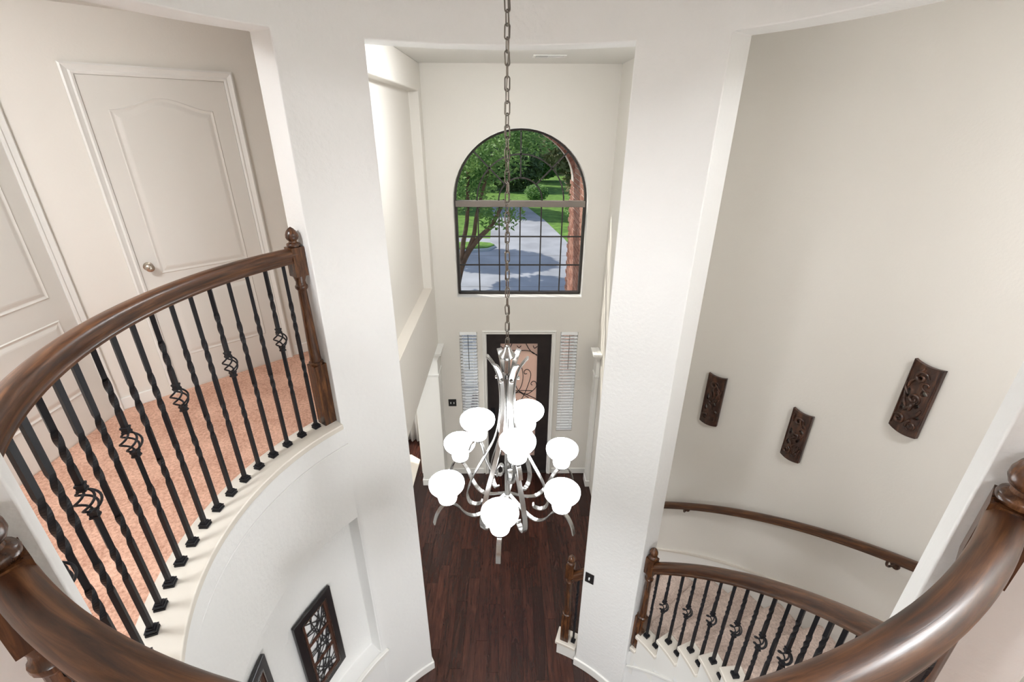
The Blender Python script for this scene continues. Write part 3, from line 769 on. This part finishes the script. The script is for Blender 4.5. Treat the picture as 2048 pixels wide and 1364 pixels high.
# wall handrail
g5 = empty('wall_handrail', PC(60, 2.42, 2.0), 0, 'dark wooden handrail on brackets along the curved stair wall', 'handrail')
WR = [(a*0.72, b_*0.72) for a, b_ in RAIL]
m = MB().sweep([PC(a, 2.425, nose(a)+0.875) for a in arange(31, 138, 1.5)], WR, up=(0, 0, 1)); o = m.build('rail', 'rail_wood', smooth=50); at_parent(o, g5)
for a in (46, 82.9, 118):
    z = nose(a)+0.875
    m = MB(); q = PC(a, 2.425, z-0.03); q2 = PC(a, 2.43, z-0.075); q3 = PC(a, 2.495, z-0.085)
    m.tube(catmull([q, q2, PC(a, 2.455, z-0.095), q3], 5), 0.008, 8); m.uv = None
    c = PC(a, 2.49, z-0.085); dirv = Vector((math.sin(R(a)), math.cos(R(a)), 0))
    m.tube([Vector(c), Vector(c)+dirv*0.012], 0.032, 14); m.uv = None
    o = m.build('bracket', 'carved_wood', smooth=50); at_parent(o, g5)

# ------------------------------------------------------------ chandelier
CH = (0.0, 1.77)
ch = empty('chandelier', (CH[0], CH[1], 0), 0, 'brushed nickel chandelier with lit white glass bell shades hanging on a chain', 'chandelier')
strap = [(-0.0095, -0.0035), (0.0095, -0.0035), (0.011, 0), (0.0095, 0.0035), (-0.0095, 0.0035), (-0.011, 0)]
def radial(pts, a): return [(r_*math.sin(a), r_*math.cos(a), z) for r_, z in pts]
def add_strap(name, pts, a, n=6, k=1.0):
    P = catmull([(r_, 0, z) for r_, z in pts], n); P = [(p.x, p.z) for p in P]
    t3 = (math.cos(a), -math.sin(a), 0)   # strap width lies tangentially
    path = [Vector(p) for p in radial(P, a)]
    m = MB(); V = []; F = []; kk = len(strap); L = 0; rd = Vector((math.sin(a), math.cos(a), 0))
    for i, p in enumerate(path):
        t = (path[min(i+1, len(path)-1)]-path[max(i-1, 0)]).normalized(); sd_ = Vector(t3); u_ = sd_.cross(t)
        for x_, y_ in strap: V.append(p+sd_*x_*k+u_*y_*k)
    for i in range(len(path)-1):
        for j in range(kk): j2 = (j+1) % kk; F.append((i*kk+j, i*kk+j2, (i+1)*kk+j2, (i+1)*kk+j))
    F += [tuple(range(kk-1, -1, -1)), tuple((len(path)-1)*kk+j for j in range(kk))]
    m.add(V, F); return m.build(name, 'steel', ch, smooth=40)
sp = [(r_*0.90, z*0.86) for r_, z in [(0.018, 0), (0.034, 0.002), (0.045, 0.012), (0.0485, 0.03), (0.0475, 0.05), (0.050, 0.064), (0.062, 0.078), (0.078, 0.092), (0.087, 0.106), (0.0895, 0.120), (0.088, 0.132), (0.083, 0.139)]]
inn = [(max(0.012, r_-0.004), z+0.003) for r_, z in reversed(sp)]
m = MB().lathe(sp+inn, 28, cap=False); SHADE = mesh_of('shade', m.v, m.f, 'shade_glass', smooth=60)
m = MB().lathe([(0.006, -0.022), (0.010, -0.02), (0.012, -0.012), (0.030, -0.006), (0.032, 0.0), (0.02, 0.002)], 16); CUP = mesh_of('cup', m.v, m.f, 'steel', smooth=40)
def add_shade(r_, a, z):
    o = link('shade', SHADE, ch, (r_*math.sin(a), r_*math.cos(a), z)); link('cup', CUP, o, (0, 0, 0.002))
for k in range(6):
    a = R(6+60*k)
    add_strap('strap', [(0.088, 4.205), (0.074, 4.188), (0.052, 4.15), (0.036, 4.09), (0.031, 4.0), (0.036, 3.90), (0.060, 3.78), (0.115, 3.655), (0.170, 3.54), (0.198, 3.445), (0.193, 3.39), (0.165, 3.368), (0.135, 3.378), (0.128, 3.395)], a+R(30), 5, 1.15)
    add_strap('arm', [(0.012, 3.45), (0.05, 3.425), (0.11, 3.39), (0.165, 3.378), (0.215, 3.41), (0.255, 3.475), (0.295, 3.508), (0.330, 3.498), (0.357, 3.460), (0.372, 3.412)], a, 5)
    add_shade(0.30, a, 3.521)
for k in range(3):
    a = R(42+120*k)
    add_strap('arm', [(0.05, 3.555), (0.047, 3.60), (0.030, 3.625), (0.018, 3.60), (0.03, 3.565), (0.07, 3.575), (0.105, 3.65), (0.123, 3.73), (0.143, 3.749), (0.17, 3.73), (0.185, 3.69)], a, 5)
    add_shade(0.14, a, 3.762)
m = MB().lathe([(0.004, 3.395), (0.014, 3.40), (0.018, 3.415), (0.012, 3.43), (0.013, 3.60), (0.013, 4.10), (0.020, 4.105), (0.022, 4.125), (0.014, 4.13), (0.013, 4.19), (0.022, 4.20), (0.034, 4.205), (0.036, 4.212), (0.018, 4.235), (0.012, 4.25), (0.006, 4.255)], 18)
m.build('column', 'steel', ch, smooth=40)
for k in range(6):
    a = R(36+60*k); m = MB().lathe([(0.001, -0.008), (0.006, -0.006), (0.008, 0), (0.006, 0.006), (0.001, 0.008)], 10, c=(0.047*math.sin(a), 0.047*math.cos(a), 4.105)); m.build('bolt', 'steel', ch, smooth=60)
lm_ = MB(); lp_ = []
for i in range(20):
    t_ = 2*math.pi*i/20; xx = 0.0085*math.cos(t_); zz = 0.0085*math.sin(t_)+(0.0135 if math.sin(t_) > 0 else -0.0135); lp_.append((xx, 0, zz))
lm_.tube(lp_, 0.0024, 6, closed=True); lm_.uv = None; LINK = mesh_of('chain_link', lm_.v, lm_.f, 'chain_metal', smooth=60)
z = 4.27; i = 0
while z < 5.96:
    o = link('chain_link', LINK, ch, (0.0, 0.0, z)); o.rotation_euler = (0, R(random.uniform(-3, 3)), R(20+90*(i % 2)+random.uniform(-12, 12))); z += 0.0365; i += 1
m = MB(); m.tube([(0.006*math.sin(j*0.9), 0.006*math.cos(j*0.7), 4.24+j*0.0717) for j in range(25)], 0.0022, 6); m.build('cord', 'chain_metal', ch, smooth=60)
m = MB().lathe([(0.006, 5.94), (0.05, 5.95), (0.07, 5.975), (0.072, 6.0)], 24); m.build('canopy', 'steel', ch, smooth=40)

# ------------------------------------------------------------ unseen ceiling lamps: hall inferred from baluster shadows, the others added for fill
def unseen_lamp(which, x, y, z, r_, label):
    o = empty('unseen_ceiling_lamp', (x, y, z), 0, label, 'ceiling light', 'flush ceiling lamps')
    MB().lathe([(r_*1.04, 0), (r_*1.04, -0.02), (r_, -0.024)], 28).build('lamp_base', 'steel', o, smooth=40)
    MB().lathe([(r_*math.cos(R(b2)), -0.022-0.09*math.sin(R(b2))) for b2 in (0, 18, 36, 54, 72, 89)], 28).build('lamp_shade', 'unseen_lamp_glass_'+which, o, smooth=60)
unseen_lamp('hall', -2.1, 1.2, ZC, 0.19, 'flush dome lamp on the ceiling of the carpeted hall')
unseen_lamp('landing', -0.2, -1.3, ZC, 0.20, 'added unseen fill lamp on the ceiling of the landing')
unseen_lamp('stair', 1.8, 0.75, ZC, 0.19, 'added unseen fill lamp on the ceiling over the stairs')
unseen_lamp('foyer', -0.1, 3.82, ZC, 0.21, 'added unseen fill lamp on the ceiling of the tall entrance hall')
unseen_lamp('lower', 0.0, -0.75, F2-0.22, 0.38, 'added unseen fill lamp under the landing on the ground floor')
unseen_lamp('side', -2.8, 4.6, 2.8, 0.17, 'added unseen fill lamp on the ceiling of the side room with the rug')

# ------------------------------------------------------------ carved panels on the stair wall
def carving(a, z, wd, ht, seed, label, tilt=0.0):
    rnd = random.Random(seed)
    o = empty('carved_panel', PC(a, 2.496, z), -R(a), label, 'wall carving', 'carved panels on the stair wall'); o.rotation_euler = (0, tilt, -R(a))
    n = 12; hw = wd/2; hh = ht/2
    outl = [(-hw+wd*i/n, -hh-0.012*(1-(2*i/n-1)**2)) for i in range(n+1)]+[(hw-wd*i/n, hh-0.010*(1-(2*i/n-1)**2)) for i in range(n+1)]
    hl = []
    for cx, cy, rr, st_ in ((0.42, 0.24, 0.24, 1.0), (-0.55, -0.34, 0.19, 1.7), (0.55, -0.44, 0.22, 1.0), (-0.52, 0.10, 0.18, 2.2), (0.30, -0.14, 0.18, 1.4), (-0.1, 0.62, 0.15, 1.0)):
        ang = rnd.uniform(0, 3); hl.append([(cx*hw+rr*hw*(1+0.3*math.sin(3*q+ang))*math.cos(q)*0.9, cy*hh+rr*hw*st_*math.sin(q)) for q in [2*math.pi*i/9 for i in range(9)]])
    V, F = plate(outl, hl, -0.028, -0.006, xz)
    # bow the plate outwards across its width
    V = [Vector((p[0], p[1]-0.010*(1-(p[0]/hw)**2), p[2])) for p in V]
    link('plate', mesh_of('plate', V, F, 'carved_wood'), o)
    def vine(pts, r0):
        path = catmull([(u*hw, 0, v_*hh) for u, v_ in pts], 6); path = [Vector((p.x, -0.030-0.010*(1-(p.x/hw)**2), p.z)) for p in path]
        m = MB(); prof = [(r0*math.cos(q), 0.85*r0*math.sin(q)) for q in [2*math.pi*i/7 for i in range(7)]]
        k = len(path); m.sweep(path, prof, taper=[0.35+0.65*math.sin(math.pi*(0.08+0.84*i/(k-1))) for i in range(k)]); m.uv = None; m.build('carved_vine', 'carved_wood', o, smooth=60)
    def swirl(cx, cy, rr, tr, a0, sgn, r0):
        vine([(cx+rr*(1-0.8*i/12)*math.cos(a0+sgn*2*math.pi*tr*i/12), cy+rr*(1-0.8*i/12)*math.sin(a0+sgn*2*math.pi*tr*i/12)*wd/ht) for i in range(13)], r0)
    swirl(-0.05, 0.62, 0.48, 1.3, rnd.uniform(0, 6), 1, 0.011); swirl(-0.45, -0.68, 0.42, 1.3, rnd.uniform(0, 6), -1, 0.011)
    swirl(0.0, 0.0, 0.42, 1.2, rnd.uniform(0, 6), 1, 0.011); swirl(0.45, -0.72, 0.36, 1.2, rnd.uniform(0, 6), 1, 0.007); swirl(0.45, 0.45, 0.36, 1.0, rnd.uniform(0, 6), -1, 0.007)
    for k in range(9):
        x0, y0 = rnd.uniform(-0.7, 0.7), rnd.uniform(-0.8, 0.6); d = rnd.uniform(-0.5, 0.5)
        x1 = max(-0.85, min(0.85, x0+d)); vine([(x0, y0), ((x0+x1)/2+rnd.uniform(-.15, .15), y0+0.14), (x1, y0+rnd.uniform(0.2, 0.32))], rnd.uniform(0.008, 0.013))
    vine([(-0.9, -0.9), (-0.92, 0), (-0.9, 0.93)], 0.005); vine([(0.9, -0.9), (0.92, 0), (0.9, 0.93)], 0.005)
carving(46.7, 2.92, 0.155, 0.48, 3, 'dark carved openwork wood panel between the white pier and another carving')
carving(62.85, 2.96, 0.15, 0.42, 8, 'dark carved wood panel hung lowest, in the middle of three on the stair wall')
carving(76.9, 3.64, 0.165, 0.455, 5, 'dark carved wood panel hung higher than the other two carvings on the stair wall')

# ------------------------------------------------------------ framed lattices in the niche
def lattice(a, zc, hgt, wd, label, seed):
    rnd = random.Random(seed)
    rr = RN*math.cos(R(wd/2/RN*57.3))-0.004
    o = empty('framed_lattice', PC(a, rr, zc), -R(a)+math.pi*0, label, 'wall art', 'framed lattices in the niche'); hw = wd/2; hh = hgt/2
    # local +y points out of the room (into the niche back); front is -y
    V, F = plate(rect(-hw, -hh, hw, hh), [rect(-hw+0.062, -hh+0.062, hw-0.062, hh-0.062)], -0.030, -0.004, xz); f_ = link('frame', mesh_of('frame', V, F, 'frame_black'), o); bevel(f_, 0.006, 2)
    V, F = plate(rect(-hw+0.060, -hh+0.060, hw-0.060, hh-0.060), [rect(-hw+0.069, -hh+0.069, hw-0.069, hh-0.069)], -0.034, -0.01, xz); link('bead', mesh_of('bead', V, F, 'steel'), o)
    V, F = plate(rect(-hw+0.069, -hh+0.069, hw-0.069, hh-0.069), [rect(-hw+0.088, -hh+0.088, hw-0.088, hh-0.088)], -0.026, -0.008, xz); link('inner_frame', mesh_of('inner_frame', V, F, 'frame_brown'), o)
    MB().box(-hw+0.07, -0.010, -hh+0.07, hw-0.07, -0.006, hh-0.07).build('pane', 'pane_white', o)
    ih = hgt-0.176; iw_ = wd-0.176; ph = ih/3
    for k in (1, 2): MB().box(-hw+0.086, -0.026, -hh+0.088+ph*k-0.011, hw-0.086, -0.010, -hh+0.088+ph*k+0.011).build('cross_rail', 'frame_brown', o)
    for k in range(3):
        z0 = -hh+0.088+ph*k; m = MB()
        for j in range(9):
            x0 = rnd.uniform(-0.5, 0.5)*iw_; x1 = rnd.uniform(-0.5, 0.5)*iw_; bend = rnd.uniform(-0.3, 0.3)*iw_
            m.tube(catmull([(x0, -0.017, z0), (max(-.5*iw_, min(.5*iw_, (x0+x1)/2+bend)), -0.018, z0+ph*0.5), (x1, -0.017, z0+ph)], 5), 0.0042, 6)
        for j in range(3):
            zz = z0+ph*rnd.uniform(0.15, 0.85); m.tube(catmull([(-0.5*iw_, -0.016, zz), (0, -0.018, zz+rnd.uniform(-.03, .03)), (0.5*iw_, -0.016, z0+ph*rnd.uniform(0.15, 0.85))], 5), 0.0038, 6)
        m.uv = None; m.build('vine_lattice', 'frame_black', o, smooth=60)
lattice(-69.4, 1.44, 0.88, 0.375, 'black framed panel of three vine lattice panes, in wall niche next to its side wall', 1)
lattice(-93.5, 1.62, 0.88, 0.375, 'black framed lattice panel mostly hidden behind the landing handrail, in wall niche', 2)

# ------------------------------------------------------------ dining room: rug and curtains
rg = plate([(-4.2, 3.4), (-1.47, 3.4), (-1.45, 6.25), (-1.62, 6.38), (-4.2, 6.38)], [], 0.0, 0.014, xy)
tag(link('area_rug', mesh_of('area_rug', rg[0], rg[1], 'rug')), 'cream area rug on the dark floor of the side room', 'rug')
def curtain(x0, x1, y, label):
    n = 40; V = []; F = []
    for i in range(n+1):
        t_ = i/n; xx = x0+(x1-x0)*t_
        for z, am in ((0.02, 0.035), (1.2, 0.028), (2.45, 0.02)): V.append((xx, y+am*math.sin(t_*math.pi*9), z))
    for i in range(n):
        for j in range(2): F.append((i*3+j, (i+1)*3+j, (i+1)*3+j+1, i*3+j+1))
    o = link('curtain', mesh_of('curtain', V, F, 'curtain', smooth=60)); md = o.modifiers.new('thick', 'SOLIDIFY'); md.thickness = 0.004
    tag(o, label, 'curtain')
curtain(-1.84, -1.40, 6.76, 'white pleated curtain hanging in the side room beyond the pilaster')

# ------------------------------------------------------------ outside
ZG = -0.15
lawn = MB().box(-60, 6.2, ZG-0.3, 60, 120, ZG-0.03).build('ground_outside', 'grass', kind='structure')
def slab(name, poly, z1, mat):
    V, F = plate(poly, [], ZG-0.06, z1, xy); return link(name, mesh_of(name, V, F, mat), kind='structure')
slab('driveway', [(-14, 6.3), (14, 6.3), (14, 20.2), (3.1, 20.4), (2.85, 23.3), (2.2, 28.4), (1.3, 33.5), (-1.0, 33.8), (-1.0, 32), (-0.85, 23.4), (-14, 24.6), (-14, 20.0)], ZG, 'concrete')
isl = [(-9, 20.2), (-2.0, 20.5), (-0.85, 20.9), (-0.55, 21.6), (-0.75, 22.1), (-1.3, 22.4), (-9, 21.8)]
slab('curb_outside', isl, ZG+0.10, 'curb'); slab('lawn_outside', [(x_*0.985-0.05, 21.4+(y_-21.4)*0.72) for x_, y_ in isl], ZG+0.14, 'grass')
for yy in (11.5, 15.8, 20.05): MB().box(-9, yy, ZG, 9, yy+0.025, ZG+0.002).build('driveway_joint', 'mullion', kind='structure')
# brick porch: side wall with single bricks, and the arch beyond
BX = 1.03; PY = 7.62
pw_ = empty('porch_wall', (BX, 6.14, ZG), 0, 'red brick porch wall with pale mortar outside the arched window', 'brick wall')
MB().box(0.012, 0, 0, 0.30, PY-6.14+0.32, 6.2).build('mortar', 'mortar', pw_)
bl, bh = 0.215, 0.075
bm_ = {}
for nm_, L in (('brick', bl-0.012), ('half', bl/2-0.012)):
    q = MB().box(0, 0, 0, 0.05, L-0.005, bh-0.017)
    for mt in ('brick', 'brick_pink'): bm_[(nm_, mt)] = mesh_of('brick', q.v, q.f, mt)
stuff = MB(); zrow = 0; rr_ = 0
while zrow < 6.1:
    y = 0.0; first = rr_ % 2
    while y < PY-6.14+0.30:
        half = first == 1 and y == 0.0; L = bl/2 if half else bl
        mt = 'brick' if random.random() < 0.45 else 'brick_pink'
        if 2.0 < zrow < 5.15: link('brick', bm_[('half' if half else 'brick', mt)], pw_, (random.uniform(-0.002, 0.003), y, zrow))
        else: stuff.box(0, y, zrow, 0.05, y+L-0.012, zrow+bh-0.012)
        y += L
    zrow += bh; rr_ += 1
tag(stuff.build('brick_rows', 'brick_pink', pw_), kind='stuff')
pa = empty('porch_arch', (-0.30, PY, ZG), 0, 'brick arch of the porch curving over the driveway view outside the window', 'brick arch')
AHW, ASP, ARS = 1.33, 4.42, 0.86
lo_ = [(-AHW-0.6, ASP), (-AHW, ASP)]+[(-AHW*math.cos(math.pi*i/30), ASP+ARS*math.sin(math.pi*i/30)) for i in range(1, 30)]+[(AHW, ASP), (AHW+0.6, ASP), (AHW+0.6, 6.3), (-AHW-0.6, 6.3)]
V, F = plate(lo_, [], 0.012, 0.30, xz); link('mortar', mesh_of('mortar', V, F, 'mortar'), pa)
MB().box(-AHW-0.6, 0.012, 0, -AHW, 0.3, ASP).build('arch_leg', 'brick', pa)
NB = 46; vb = MB().box(-0.032, -0.004, 0, 0.032, 0.31, 0.2); vme = [mesh_of('brick', vb.v, vb.f, 'brick'), mesh_of('brick', vb.v, vb.f, 'brick_pink')]
for i in range(NB):
    t_ = math.pi*(i+0.5)/NB; px, pz = -AHW*math.cos(t_), ASP+ARS*math.sin(t_); nx, nz = -ARS*math.cos(t_), AHW*math.sin(t_)
    o = link('brick', vme[i % 2], pa, (px, 0, pz)); o.rotation_euler = (0, math.atan2(nx, nz), 0)
# trees
def tree(name, label, trunk, crowns, nleaf, size, mat, seed, group=None, drop=None):
    rnd = random.Random(seed); o = empty(name, trunk[0][0][0], 0, label, 'tree', group); b0 = Vector(trunk[0][0][0])
    m = MB()
    for pts, r0, r1 in trunk:
        P = catmull([Vector(p)-b0 for p in pts], 6); k = len(P); prof = [(math.cos(q), math.sin(q)) for q in [2*math.pi*i/9 for i in range(9)]]
        m.sweep(P, prof, taper=[r0+(r1-r0)*i/(k-1) for i in range(k)])
    m.uv = None; m.build('trunk', 'bark', o, smooth=60)
    V = []; F = []
    for i in range(nleaf):
        c, rad = crowns[rnd.randrange(len(crowns))]
        while True:
            d = Vector((rnd.uniform(-1, 1), rnd.uniform(-1, 1), rnd.uniform(-1, 1)))
            if 0.25 < d.length < 1: break
        p = Vector(c)+Vector((d.x*rad[0], d.y*rad[1], d.z*rad[2]))-b0
        s_ = size*rnd.uniform(0.6, 1.3); u_ = Vector((rnd.gauss(0, 1), rnd.gauss(0, 1), rnd.gauss(0, 0.6))).normalized(); v_ = u_.orthogonal().normalized()
        n = len(V); V += [p-u_*s_, p+v_*s_*0.42, p+u_*s_, p-v_*s_*0.42]; F.append((n, n+1, n+2, n+3))
    lf = link('foliage', mesh_of('foliage', V, F, mat), o); tag(lf, kind='stuff')
tree('yard_tree', 'slender tree with leaning forked trunk in front of the street, outside the window', [
    ([(-1.35, 9.1, ZG), (-1.15, 9.05, 1.3), (-0.97, 9.0, 2.3), (-0.80, 9.0, 2.75), (-0.55, 9.0, 3.08), (-0.28, 9.0, 3.36), (-0.05, 9.05, 3.8)], 0.09, 0.03),
    ([(-0.90, 9.0, 2.5), (-0.86, 9.0, 2.95), (-0.76, 9.0, 3.45), (-0.72, 9.1, 4.3)], 0.055, 0.03),
    ([(-0.80, 9.0, 2.75), (-0.64, 9.0, 3.15), (-0.57, 9.0, 3.55), (-0.35, 9.1, 4.3)], 0.05, 0.025)],
    [((-0.9, 9.3, 4.5), (0.75, 0.8, 0.85)), ((-0.1, 9.2, 4.75), (0.6, 0.8, 0.7)), ((-0.9, 9.3, 4.1), (0.75, 0.8, 0.6)), ((-0.5, 9.2, 4.9), (0.9, 0.9, 0.8)), ((0.5, 9.3, 5.05), (0.6, 0.6, 0.5))]*4+[((-0.12, 9.0, 3.52), (0.5, 0.3, 0.3))], 7500, 0.045, 'leaf_green', 1)
specs = [('large leafy green tree behind the street on the lawn', (-4.4, 33.0), 0.4, [((-4.2, 33, 3.8), (3.0, 2.2, 3.6)), ((-2.9, 32, 6.0), (2.4, 1.8, 2.4))], 'leaf_green'),
         ('dark leafy tree standing beyond the driveway end', (-2.2, 44.0), 0.5, [((-1.2, 44, 4.4), (4.0, 2.2, 3.6)), ((-2.6, 43, 2.0), (2.6, 2, 2.0)), ((0.6, 41.5, 1.7), (2.4, 1.2, 1.9))], 'leaf_dark'),
         ('olive green tree over the lawn beside the brick arch', (5.4, 31.0), 0.35, [((4.4, 31, 4.6), (2.6, 2.0, 2.6)), ((5.6, 32, 2.4), (2.0, 2.0, 2.4))], 'leaf_olive'),
         ('bright green tree at the far end of the driveway', (3.0, 49.5), 0.3, [((1.6, 49.5, 5.6), (4.4, 2.2, 3.8)), ((3.6, 49, 2.2), (2.2, 1.5, 2.2))], 'leaf_green'),
         ('broad dark tree far left beyond the kerbed lawn', (-11.0, 36.0), 0.5, [((-11, 36, 5.0), (3.2, 3, 4.4))], 'leaf_dark'),
         ('tall olive tree at the far right beyond the lawn', (9.5, 42.0), 0.5, [((9.0, 42, 5.0), (3.4, 3, 5.0))], 'leaf_olive'),
         ('spreading tree whose crown shades the driveway near the porch', (-6.6, 15.5), 0.4, [((-5.6, 15.5, 6.4), (2.6, 2.6, 1.5)), ((-4.6, 18.0, 6.6), (1.6, 1.6, 1.2))], 'leaf_green'),
         ('second crown tree shading the driveway beside the kerbed lawn', (-7.6, 21.8), 0.4, [((-6.4, 21.8, 6.6), (2.2, 1.9, 1.4))], 'leaf_green')]
for k, (lb, (tx, ty), tr_, cr, mt) in enumerate(specs):
    tree('street_tree', lb, [([(tx, ty, ZG), (tx+0.1, ty, 1.5), (tx-0.1, ty, 4.0)], tr_*0.7, tr_*0.3)], cr, 2600 if ty < 25 else 9000, 0.22, mt, 20+k, 'trees across the street')
# hedge of shrubs on the right-hand lawn
for k, (sx, sy) in enumerate(((4.2, 27.5), (2.1, 35.0))):
    tree('shrub', ['round green shrub on the right lawn nearer the house', 'round green shrub on the right lawn near the driveway end'][k], [([(sx, sy, ZG), (sx, sy, 0.3)], 0.06, 0.03)], [((sx, sy, 0.55), (0.9, 0.8, 0.6))], 1800, 0.09, 'leaf_green', 60+k)
# a far house
hs_ = empty('house', (6.5, 56, ZG), 0, 'far brick house behind the trees across the street', 'house')
MB().box(-9, 0, 0, 7, 7, 3.6).build('walls', 'brick_pink', hs_)
m_ = MB(); m_.add([(-9.5, -.5, 3.6), (7.5, -.5, 3.6), (7.5, 7.5, 3.6), (-9.5, 7.5, 3.6), (-6, 3.5, 6.4), (4, 3.5, 6.4)], [(0, 1, 5, 4), (1, 2, 5), (2, 3, 4, 5), (3, 0, 4), (3, 2, 1, 0)]); m_.build('house_roof', 'roof', hs_)
for xx in (-7.5, -4.5, -1.2, 2.5):
    wn = MB().box(xx, -0.05, 1.0, xx+1.2, 0.02, 2.6).build('house_window', 'trim', hs_); MB().box(xx+0.1, -0.07, 1.1, xx+1.1, -0.05, 2.5).build('pane', 'car_glass', wn)
